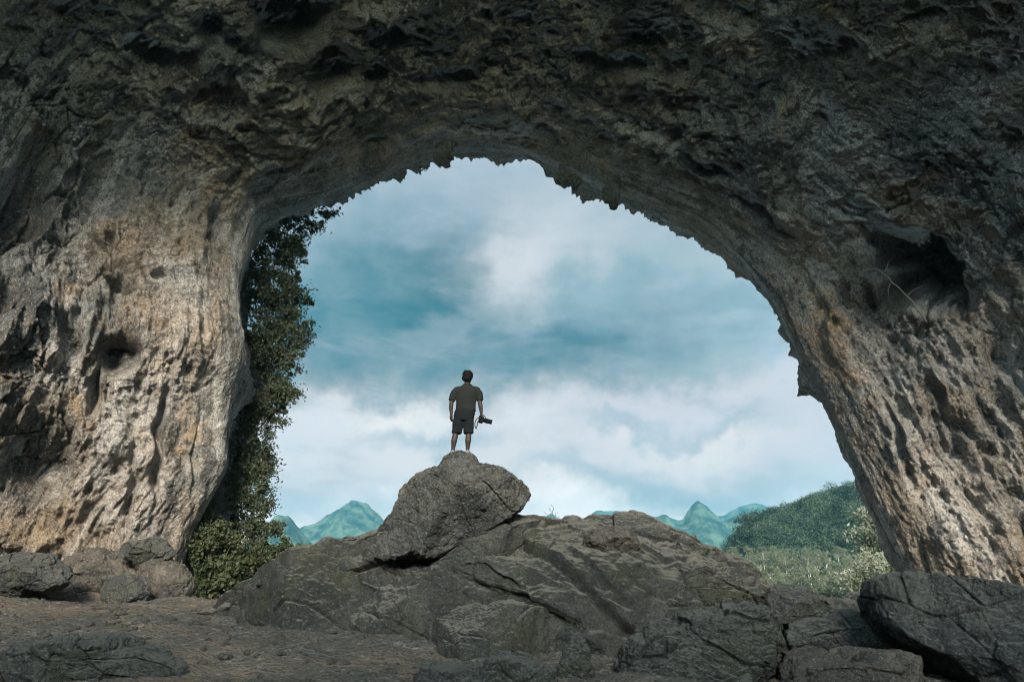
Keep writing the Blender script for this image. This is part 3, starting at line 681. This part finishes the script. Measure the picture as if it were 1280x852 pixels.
# ------------------------------------------------------------------ wooded hill and far karst hills
def forest_mat(name, a, b2, sc):
    m, t, b = new_mat(name); obj = t.n('ShaderNodeTexCoord').outputs['Object']
    c = t.mix(t.rng(t.noise(obj, sc, 6, .7), .4, .62), a, b2); t.link(c, b.inputs['Base Color'])
    n = t.bump(t.noise(obj, sc*2.2, 8, .7), 4/sc*.02); t.link(n, b.inputs['Normal']); return m
M_hill = forest_mat('far_forest', (.008, .024, .018), (.075, .10, .06), .022)
def ridge(name, prof_px, Y, depth, rough, seed, nx=260, ny=90, base=-12):
    prof_px = densify(np.array([(a, b, 0) for a, b in prof_px], float), 120)[0][:, :2]
    xs = np.array([at(a, 700, Y)[0] for a, b in prof_px]); zs = np.array([at(a, b, Y)[2] for a, b in prof_px])
    x = np.linspace(xs[0], xs[-1], nx); z = np.interp(x, xs, zs); kk = max(3, int(nx*.02)); k = np.hanning(2*kk+1); k /= k.sum(); z = np.convolve(np.pad(z, kk, 'edge'), k, 'valid')
    z = z + (zs.max()-base)*.02*fbm(np.stack([x/(zs.max()-base)*9, 0*x, 0*x], 1), 4, seed+30)
    y = np.linspace(-1, 1, ny); Xg, Yg = np.meshgrid(x, y); Zg = base+(z[None]-base)*(1-np.abs(Yg)**1.7)
    # spurs: the crest line wanders in depth
    P3 = np.stack([Xg.ravel(), Y+Yg.ravel()*depth, np.zeros(Xg.size)], 1)
    amp = (1-np.abs(Yg.ravel())**2)
    h = (zs.max()-base)
    Zf = Zg.ravel()+amp*h*rough*(fbm(P3/(h*.9), 5, seed, .5, True)-.55)
    P3[:, 2] = Zf + .03*h*fbm(P3/(h*.10), 4, seed+9, .6)
    return mesh_obj(name, P3, grid_faces(ny, nx), M_hill)
HL = dict(kind='structure')
tag(ridge('hills', [(290,705),(330,660),(343,645),(352,646),(362,655),(376,672),(400,700)], 1500, 160, .17, 300), **HL)
tag(ridge('hills', [(330,700),(365,672),(378,662),(400,652),(418,638),(436,629),(452,630),(466,640),(478,652),(500,672),(540,700)], 2300, 260, .17, 301), **HL)
tag(ridge('hills', [(350,700),(365,664),(385,656),(400,668),(420,690)], 3200, 260, .1, 302), **HL)
tag(ridge('hills', [(660,700),(676,652),(692,642),(705,655),(730,652),(742,640),(756,638),(785,640),(812,644),(836,647),(862,650),(880,640),(905,646),(930,634),(950,629),(968,634),(985,645),(1010,652),(1060,690)], 3300, 300, .06, 303, 420), **HL)
tag(ridge('hills', [(780,700),(812,655),(830,645),(845,655),(856,650),(866,636),(878,630),(890,637),(904,650),(925,645),(945,655),(980,668),(1020,700)], 2100, 220, .17, 304, 320), **HL)
tag(ridge('hills', [(960,700),(985,650),(1008,630),(1020,619),(1045,615),(1075,613),(1110,620),(1150,660)], 1300, 150, .17, 305), **HL)
hill = ridge('wooded_hill', [(905,705),(918,684),(925,668),(936,655),(952,650),(968,648),(985,644),(1000,634),(1015,628),(1040,621),(1065,617),(1085,614),(1130,606),(1200,612),(1300,690)], 330, 58, .10, 306, 300, 120, -8)
hill.name = 'hills'; tag(hill, **HL)
# forest cover on the near hill: one mass of crowns
me = hill.data; hv = np.empty(len(me.vertices)*3, np.float32); me.vertices.foreach_get('co', hv); hv = hv.reshape(120, 300, 3)
rg = np.random.default_rng(5); nt = 2100; L = []
ii = rg.integers(2, 62, nt); jj = rg.integers(2, 200, nt)
cc = hv[ii, jj]+rg.normal(size=(nt, 3))*np.array([1.2, 1.2, .6])
for c in cc:
    s = rg.uniform(1.1, 3.6)*rg.uniform(.8, 1); d = rg.normal(size=(150, 3)); d /= np.linalg.norm(d, axis=1)[:, None]; d[:, 2] = np.abs(d[:, 2])*1.0-.25
    L.append(c+[0, 0, s*.6]+d*s*(1+.25*rg.normal(size=(150, 1))))
v, f = leaves(np.concatenate(L), None, .34, rg, .6)
M_forest = leaf_material('forest_leaves', (.012, .024, .015), (.05, .07, .038), .2, .12, 0, .2)
tag(mesh_obj('forest', v, f, M_forest, None, False), kind='stuff')

# unseen high bank, added behind the camera to shade the mound and the man
bx = np.linspace(-60, 60, 90); by = np.linspace(-1, 1, 40); BX, BY = np.meshgrid(bx, by)
bz = 22*(1-BY**2)+1.5*fbm(np.stack([BX.ravel(), BY.ravel()*8, 0*BX.ravel()], 1)/6, 4, 400).reshape(BX.shape)-1
tag(mesh_obj('shade_bank', np.stack([BX.ravel(), -32+BY.ravel()*8, bz.ravel()], 1), grid_faces(40, 90), M_slab), kind='structure')

# ------------------------------------------------------------------ person
def loft(rings, k=18):
    """rings: (cx,cy,cz, rx,ry[, tiltx, tilty]) horizontal-ish ellipses"""
    a = np.arange(k)/k*2*math.pi; V = []
    for r in rings:
        x = r[3]*np.cos(a); y = r[4]*np.sin(a); V.append(np.stack([r[0]+x, r[1]+y, r[2]+0*a], 1))
    V = np.concatenate(V); Fq = grid_faces(len(rings), k, True); n = len(rings)
    caps = []
    V = np.concatenate([V, [[rings[0][0], rings[0][1], rings[0][2]], [rings[-1][0], rings[-1][1], rings[-1][2]]]])
    i0 = len(V)-2; i1 = len(V)-1; b = (n-1)*k
    for j in range(k):
        caps.append([i0, (j+1) % k, j, j]); caps.append([i1, b+j, b+(j+1) % k, b+(j+1) % k])
    return V, Fq, caps
def limb(pts, rad, k=14):
    """tube along points with radii, closed"""
    pts = np.asarray(pts, float); V, Fq = tube(pts, np.asarray(rad), 0*np.asarray(rad), k); n = len(pts)
    V = np.concatenate([V, pts[:1], pts[-1:]]); i0 = len(V)-2; i1 = len(V)-1; b = (n-1)*k; caps = []
    for j in range(k): caps.append([i0, (j+1) % k, j, j]); caps.append([i1, b+j, b+(j+1) % k, b+(j+1) % k])
    return V, Fq, caps
def ball(c, r, n=8):
    V, Fq = cube_sphere(n); return V*np.array(r)+np.array(c), Fq, []
def fuse(name, pieces, vox, smooth_it, mat, parent, noise=0):
    """voxel-remesh a set of closed pieces into one continuous surface"""
    Vs = []; Fs = []; o = 0
    for V, Fq, caps in pieces:
        Vs.append(V); Fs += [[int(i)+o for i in q] for q in Fq]; Fs += [[int(c[0])+o, int(c[1])+o, int(c[2])+o] for c in caps]; o += len(V)
    me = bpy.data.meshes.new(name+'_src'); me.from_pydata(np.concatenate(Vs).tolist(), [], Fs); me.update()
    import bmesh
    bm = bmesh.new(); bm.from_mesh(me); bmesh.ops.recalc_face_normals(bm, faces=bm.faces); bm.to_mesh(me); bm.free()
    t = bpy.data.objects.new(name+'_src', me); COL.objects.link(t)
    m = t.modifiers.new('r', 'REMESH'); m.mode = 'VOXEL'; m.voxel_size = vox
    s = t.modifiers.new('s', 'SMOOTH'); s.iterations = smooth_it; s.factor = .5
    bpy.context.view_layer.update(); dg = bpy.context.evaluated_depsgraph_get()
    out = bpy.data.meshes.new_from_object(t.evaluated_get(dg)); out.name = name
    bpy.data.objects.remove(t); bpy.data.meshes.remove(me)
    n = len(out.vertices); co = np.empty(n*3, np.float32); out.vertices.foreach_get('co', co); co = co.reshape(-1, 3)
    if noise:
        nn = np.empty(n*3, np.float32); out.vertices.foreach_get('normal', nn); co = co+nn.reshape(-1, 3)*(noise*fbm((co+.25*co[:, [2, 0, 1]])*np.array([6, 6, 11.]), 3, 900, .6, True))[:, None]
        out.vertices.foreach_set('co', co.astype(np.float32).ravel())
    out.materials.clear(); out.materials.append(mat)
    out.polygons.foreach_set('use_smooth', np.ones(len(out.polygons), bool)); out.update()
    o = bpy.data.objects.new(name, out); COL.objects.link(o); o.parent = parent; return o
M_skin = plain('skin', (.04, .025, .02), .6, var=.1); M_shirt = plain('shirt_cloth', (.010, .0115, .0095), .95, var=.12, scale=60); M_shorts = plain('shorts_cloth', (.004, .006, .008), .95, var=.15, scale=60)
M_hair = plain('hair', (.006, .0055, .0055), .85, .1); M_shoe = plain('shoe', (.16, .16, .15), .7); M_black = plain('black_plastic', (.004, .004, .005), .75, .1); M_strap = plain('strap', (.03, .03, .03), .7); M_glass = plain('lens_glass', (.01, .012, .02), .05, .8)
per = empty('person', tuple(STAND-np.array([0, 0, .015]))); tag(per, 'man seen from behind in grey t-shirt and dark shorts, standing on the perched boulder', 'person')
def hand(w, d, curl, side):
    """palm + five fingers; w wrist, d unit direction of hand, curl towards 'c'"""
    w = np.array(w, float); d = np.array(d, float); d /= np.linalg.norm(d); c = np.array(curl, float); c -= d*(c@d); c /= np.linalg.norm(c); s = np.cross(d, c)*side
    P = []; pc = w+d*.05
    V, Fq = cube_sphere(8); V = np.sign(V)*np.abs(V)**.8
    P.append(((V[:, :1]*d*.055+V[:, 1:2]*s*.042+V[:, 2:3]*c*.017)+pc, Fq, []))
    for i, (o, L) in enumerate(((-.030, .068), (-.010, .078), (.010, .074), (.030, .058))):
        a = w+d*.09+s*o; b = a+d*L*.42+c*L*.12; e = b+(d*.75+c*.6)*L*.33; g = e+(d*.35+c*.95)*L*.28
        P.append(limb([a-d*.03, a, b, e, g], [.010, .0098, .009, .0082, .0065], 8))
    a = w+d*.03-s*.034; P.append(limb([a, a+(d*.6-s*.7+c*.3)*.035, a+(d*.95-s*.65+c*.5)*.06, a+(d*1.2-s*.5+c*.8)*.075], [.013, .0115, .010, .008], 8))
    return P
Lw = (-.232, .02, .84); Rw = (.392, .02, .855)
body = [loft([(.01,0,.80,.15,.11),(.03,0,.88,.17,.12),(.05,0,1.0,.165,.115),(.065,0,1.12,.18,.12),(.075,0,1.25,.205,.125),(.08,0,1.36,.20,.115),(.082,0,1.42,.14,.09),(.084,.005,1.46,.075,.07),(.086,.01,1.52,.06,.062),(.088,.015,1.57,.058,.062)]),
        ball((.09, .02, 1.645), (.088, .102, .115), 10), ball((.09, .05, 1.60), (.060, .072, .075), 8), ball((.09, .125, 1.63), (.014, .02, .022), 4), ball((.000, .02, 1.635), (.012, .022, .032), 5), ball((.180, .02, 1.635), (.012, .022, .032), 5),
        ball((.062, .105, 1.655), (.018, .012, .014), 5), ball((.118, .105, 1.655), (.018, .012, .014), 5), ball((.09, .112, 1.588), (.028, .012, .010), 5),
        limb([(-.05,0,1.375),(-.13,0,1.35),(-.185,-.005,1.28),(-.215,-.01,1.17),(-.235,-.01,1.08),(-.242,.0,1.0),(-.24,.01,.92),Lw], [.07,.072,.060,.054,.046,.047,.038,.029]),
        limb([(.21,0,1.375),(.29,0,1.35),(.335,-.005,1.28),(.352,-.01,1.17),(.362,-.01,1.08),(.375,.0,1.0),(.386,.01,.92),Rw], [.07,.072,.060,.054,.046,.047,.038,.029]),
        limb([(-.05,0,.84),(-.085,.01,.70),(-.11,.01,.56),(-.128,.0,.47),(-.142,-.02,.36),(-.158,-.022,.28),(-.172,-.005,.16),(-.18,.0,.08),(-.18,.0,.04)], [.10,.09,.075,.058,.060,.062,.044,.037,.038]),
        limb([(.09,0,.84),(.118,.01,.70),(.132,.01,.56),(.136,.0,.47),(.134,-.02,.36),(.130,-.022,.28),(.124,-.005,.16),(.12,.0,.08),(.12,.0,.04)], [.10,.09,.075,.058,.060,.062,.044,.037,.038]),
        limb([(-.18,-.03,.045),(-.187,.06,.035),(-.20,.16,.028)], [.04,.04,.028]), limb([(.12,-.03,.045),(.135,.06,.035),(.15,.16,.028)], [.04,.04,.028])]
body += hand(Lw, (.02, .05, -1), (.5, .5, 0), 1) + hand(Rw, (.10, .10, -1), (.4, .6, -.1), -1)
fuse('body', body, .0055, 3, M_skin, per)
shirt = [loft([(.068,0,.905,.208,.140),(.068,0,.945,.205,.138),(.068,0,1.06,.198,.135),(.073,0,1.18,.212,.140),(.078,0,1.29,.220,.138),(.081,0,1.36,.205,.122),(.083,0,1.42,.135,.095),(.085,.005,1.475,.085,.08),(.086,.01,1.49,.07,.07)], 28),
         limb([(-.03,0,1.37),(-.13,0,1.345),(-.185,-.005,1.27),(-.212,-.008,1.19),(-.230,-.01,1.125)], [.07,.085,.078,.070,.068]), limb([(.19,0,1.37),(.29,0,1.345),(.335,-.005,1.27),(.352,-.008,1.19),(.364,-.01,1.125)], [.07,.085,.078,.070,.068])]
fuse('t_shirt', shirt, .009, 4, M_shirt, per, .010)
shorts = [loft([(.03,0,.70,.19,.13),(.035,0,.80,.215,.15),(.05,0,.90,.210,.145),(.058,0,.96,.19,.13)], 24),
          limb([(-.045,0,.82),(-.075,.005,.70),(-.100,.005,.56),(-.112,.0,.435)], [.118,.116,.108,.100]), limb([(.095,0,.82),(.12,.005,.70),(.130,.005,.56),(.134,.0,.435)], [.118,.116,.106,.099])]
fuse('shorts', shorts, .009, 4, M_shorts, per, .010)
fuse('hair', [ball((.093, .005, 1.675), (.096, .112, .100), 10), ball((.088, -.03, 1.61), (.092, .078, .085), 8), ball((.12, .03, 1.735), (.05, .06, .045), 6), ball((.055, -.02, 1.725), (.045, .06, .05), 6)], .006, 1, M_hair, per, .03)
for x, t in ((-.18, -.015), (.12, .015)):
    fuse('shoe', [limb([(x, -.065, .05), (x+t*.3, 0, .05), (x+t, .09, .045), (x+2*t, .19, .035), (x+2.3*t, .225, .03)], [.04, .05, .048, .042, .025]), loft([(x+t, .075, .0, .052, .155), (x+t, .075, .022, .054, .158)], 16)], .007, 2, M_shoe, per)
# camera in the right hand
cb = STAND + np.array([.395, .04, .712]); camo = empty('photo_camera', tuple(cb)); camo.scale = (1.25, 1.25, 1.25); tag(camo, 'black camera with a long lens held low in the right hand of the man', 'camera')
def box(c, s, rot=0):
    V, Fq = cube_sphere(6); V = np.sign(V)*np.abs(V)**.35; V = V*np.array(s)/np.abs(V).max(0); V = V @ np.array(Matrix.Rotation(rot, 3, 'Y')).T; return V+np.array(c), Fq, []
tilt = R(14)
fuse('camera_body', [box((-.01, 0, 0), (.038, .068, .05), tilt), box((-.012, .0, .05), (.032, .03, .018), tilt), box((.0, -.06, .0), (.045, .02, .048), tilt)], .005, 1, M_black, camo)
dl = np.array([math.cos(tilt), 0, -math.sin(tilt)]); l0 = np.array([.02, 0, 0])
fuse('lens', [limb([l0, l0+dl*.05, l0+dl*.052, l0+dl*.10, l0+dl*.102, l0+dl*.145, l0+dl*.16], [.036, .036, .040, .040, .037, .037, .045], 20)], .004, 1, M_black, camo)
fuse('lens_glass', [limb([l0+dl*.158, l0+dl*.163], [.032, .031], 16)], .004, 0, M_glass, camo)
st = [(-.03, -.05, .03), (-.075, -.055, .01), (-.105, -.055, -.06), (-.10, -.05, -.13), (-.085, -.045, -.15), (-.07, -.045, -.11), (-.055, -.05, -.03)]
Vt, Ft = tube(densify(np.array(st, float), 24)[0], .009, .009, 6); mesh_obj('strap', Vt, Ft, M_strap, camo)

# ------------------------------------------------------------------ haze, sky, sun
def bxm(name, lo, hi, mat):
    V = np.array([(x, y, z) for x in (lo[0], hi[0]) for y in (lo[1], hi[1]) for z in (lo[2], hi[2])]); Fq = np.array([[0,1,3,2],[4,6,7,5],[0,4,5,1],[2,3,7,6],[0,2,6,4],[1,5,7,3]])
    return mesh_obj(name, V, Fq, mat, None, False)
hm = bpy.data.materials.new('haze'); hm.use_nodes = True; t = NT(hm.node_tree); hm.node_tree.nodes.remove(hm.node_tree.nodes['Principled BSDF'])
pv_ = t.n('ShaderNodeVolumePrincipled'); pv_.inputs['Color'].default_value = (.12, .40, .52, 1); pv_.inputs['Density'].default_value = .0002; pv_.inputs['Anisotropy'].default_value = .2
t.link(pv_.outputs[0], hm.node_tree.nodes['Material Output'].inputs['Volume'])
tag(bxm('haze', (-4300, -150, -16), (4300, 4000, 300), hm), kind='stuff')

SUN_EL, SUN_AZ = R(23), R(175)   # azimuth measured from +Y towards +X : behind the camera, a little right
sund = bpy.data.lights.new('sun', 'SUN'); sund.energy = 1.5; sund.angle = R(14); sund.color = (1, .90, .77)
sun = bpy.data.objects.new('sun', sund); COL.objects.link(sun); sun.location = (20, -60, 40)
sd = Vector((math.sin(SUN_AZ)*math.cos(SUN_EL), math.cos(SUN_AZ)*math.cos(SUN_EL), math.sin(SUN_EL)))
sun.rotation_euler = (-sd).to_track_quat('-Z', 'Y').to_euler()
w = bpy.data.worlds.new('World'); scene.world = w; w.use_nodes = True; t = NT(w.node_tree); bg = w.node_tree.nodes['Background']
sky = t.n('ShaderNodeTexSky'); sky.sky_type = 'NISHITA'; sky.sun_disc = False; sky.sun_elevation = SUN_EL; sky.sun_rotation = SUN_AZ
STR = .10; EXPO = 6.0; bg.inputs['Strength'].default_value = STR
gen = t.n('ShaderNodeTexCoord').outputs['Generated']
sx_ = t.n('ShaderNodeSeparateXYZ'); t.link(gen, sx_.inputs[0])
az = t.math('ARCTAN2', sx_.outputs[0], sx_.outputs[1]); el = t.math('ARCSINE', sx_.outputs[2])
wn = t.n('ShaderNodeTexNoise'); wn.inputs['Scale'].default_value = 3.2; wn.inputs['Detail'].default_value = 10; wn.inputs['Roughness'].default_value = .62; t.link(gen, wn.inputs['Vector'])
sc = t.n('ShaderNodeSeparateXYZ'); t.link(wn.outputs['Color'], sc.inputs[0])
az2 = t.math('ADD', az, t.math('MULTIPLY', t.math('SUBTRACT', sc.outputs[0], .5), .32)); el2 = t.math('ADD', el, t.math('MULTIPLY', t.math('SUBTRACT', sc.outputs[1], .5), .24))
wm = t.n('ShaderNodeTexNoise'); wm.inputs['Scale'].default_value = 11; wm.inputs['Detail'].default_value = 8; wm.inputs['Roughness'].default_value = .6; t.link(gen, wm.inputs['Vector'])
sm_ = t.n('ShaderNodeSeparateXYZ'); t.link(wm.outputs['Color'], sm_.inputs[0])
az2 = t.math('ADD', az2, t.math('MULTIPLY', t.math('SUBTRACT', sm_.outputs[0], .5), .16)); el2 = t.math('ADD', el2, t.math('MULTIPLY', t.math('SUBTRACT', sm_.outputs[1], .5), .11))
def lin(c): return tuple((((x/255+.055)/1.055)**2.4 if x > 10 else x/255/12.92)/STR/EXPO for x in c)
stretch = t.mapping(gen, (1, 1, 2.2))
cn = t.noise(stretch, 2.6, 8, .55, .2)
colr = t.mix(t.rng(cn, .38, .62), lin((140, 172, 184)), lin((214, 218, 226)))
colr = t.mix(.12, colr, sky.outputs[0])
blobs = [ # px, py, rx, ry, colour, strength
    (420,250,150,150,(160,186,198),.9),(600,220,170,60,(176,192,206),.95),(800,270,170,70,(178,192,202),.8),
    (520,400,150,95,(50,112,128),1),(600,360,110,60,(48,110,126),.97),(430,400,70,80,(84,136,150),.85),(450,470,130,45,(56,116,132),.97),
    (690,330,80,60,(232,230,234),1),(740,290,90,45,(196,207,216),.8),(860,330,110,60,(172,190,200),.9),(820,400,110,35,(165,188,198),.7),(760,380,60,30,(110,158,172),.6),
    (720,455,150,40,(54,114,130),1),(830,478,120,25,(68,122,138),.95),(600,480,100,25,(62,120,136),.92),(920,430,90,40,(150,178,188),.7),(900,500,90,25,(140,168,180),.6),
    (700,540,420,45,(244,232,230),.85),(400,560,130,40,(258,244,240),.92),(480,545,90,24,(250,244,246),.85),(850,515,140,22,(232,226,234),.85),(1000,580,120,45,(220,216,224),.7),
    (650,600,150,28,(268,248,240),.95),(850,565,140,24,(250,236,238),.85),(800,590,110,16,(160,182,190),.7),(950,600,80,16,(176,192,200),.6),(420,610,100,26,(226,220,228),.7),(560,540,55,13,(168,188,200),.8),(780,528,60,10,(176,190,202),.8),(500,520,50,12,(264,256,250),.95),(640,535,40,10,(246,242,246),.9),(880,545,70,10,(262,250,244),.95),(700,585,60,9,(190,200,212),.7),(930,525,60,9,(170,186,198),.7),(410,530,50,14,(240,238,244),.8),(600,665,460,38,(330,306,296),.97)]
for (px, py, rx, ry, c, s_) in blobs:
    d = ray(px, py); a0 = math.atan2(d[0], d[1]); e0 = math.asin(d[2]/np.linalg.norm(d))
    ra = rx/F*1.25*cp; re = ry/F*1.25
    A = t.math('MULTIPLY', t.math('SUBTRACT', az2, a0), 1/ra); B = t.math('MULTIPLY', t.math('SUBTRACT', el2, e0), 1/re)
    r2 = t.math('ADD', t.math('MULTIPLY', A, A), t.math('MULTIPLY', B, B)); k = t.math('EXPONENT', t.math('MULTIPLY', t.math('POWER', r2, 1.2), -1.0))
    colr = t.mix(t.math('MULTIPLY', k, s_), colr, lin(c))
# cloud texture
gn = t.noise(t.mapping(gen, (1, 1, 3.0)), 4.5, 12, .62, .3); colr = t.mix(t.rng(gn, .5, .72, 0, .25), colr, lin((236, 236, 240)))
gn = t.noise(t.mapping(gen, (1, 1, 3.4), (0, .1, 1)), 3.6, 12, .62, .3); colr = t.mix(t.rng(gn, .5, .72, 0, .40), colr, lin((84, 136, 150)))
gn = t.noise(stretch, 9, 8, .6, .1); colr = t.mix(t.rng(gn, .35, .7, 0, .16), colr, lin((232, 232, 238)))
gn = t.noise(stretch, 6, 6, .6, .1); colr = t.mix(t.rng(gn, .5, .75, 0, .22), colr, lin((90, 140, 155)))
# the cloud deck is thinner and brighter overhead and behind, where the veiled sun stands
bk = t.rng(sx_.outputs[1], -.35, .25, 5.4, 1.0)
colr = t.mix(t.rng(sx_.outputs[1], -.35, .25, 1.0, 0), colr, (.78, 1.0, 1.02), 'MULTIPLY')
sc2 = t.n('ShaderNodeVectorMath', operation='SCALE'); t.link(colr, sc2.inputs[0]); t.link(bk, sc2.inputs['Scale']); t.link(sc2.outputs[0], bg.inputs['Color'])
# ------------------------------------------------------------------ render settings
vs = scene.view_settings; vs.view_transform = 'Standard'; vs.look = 'None'; vs.exposure = math.log2(EXPO); vs.gamma = 1; vs.use_curve_mapping = False
cy = scene.cycles; cy.pixel_filter_type = 'BLACKMAN_HARRIS'; cy.filter_width = 1.05; cy.max_bounces = 6; cy.diffuse_bounces = 4; cy.volume_bounces = 1; cy.transparent_max_bounces = 4
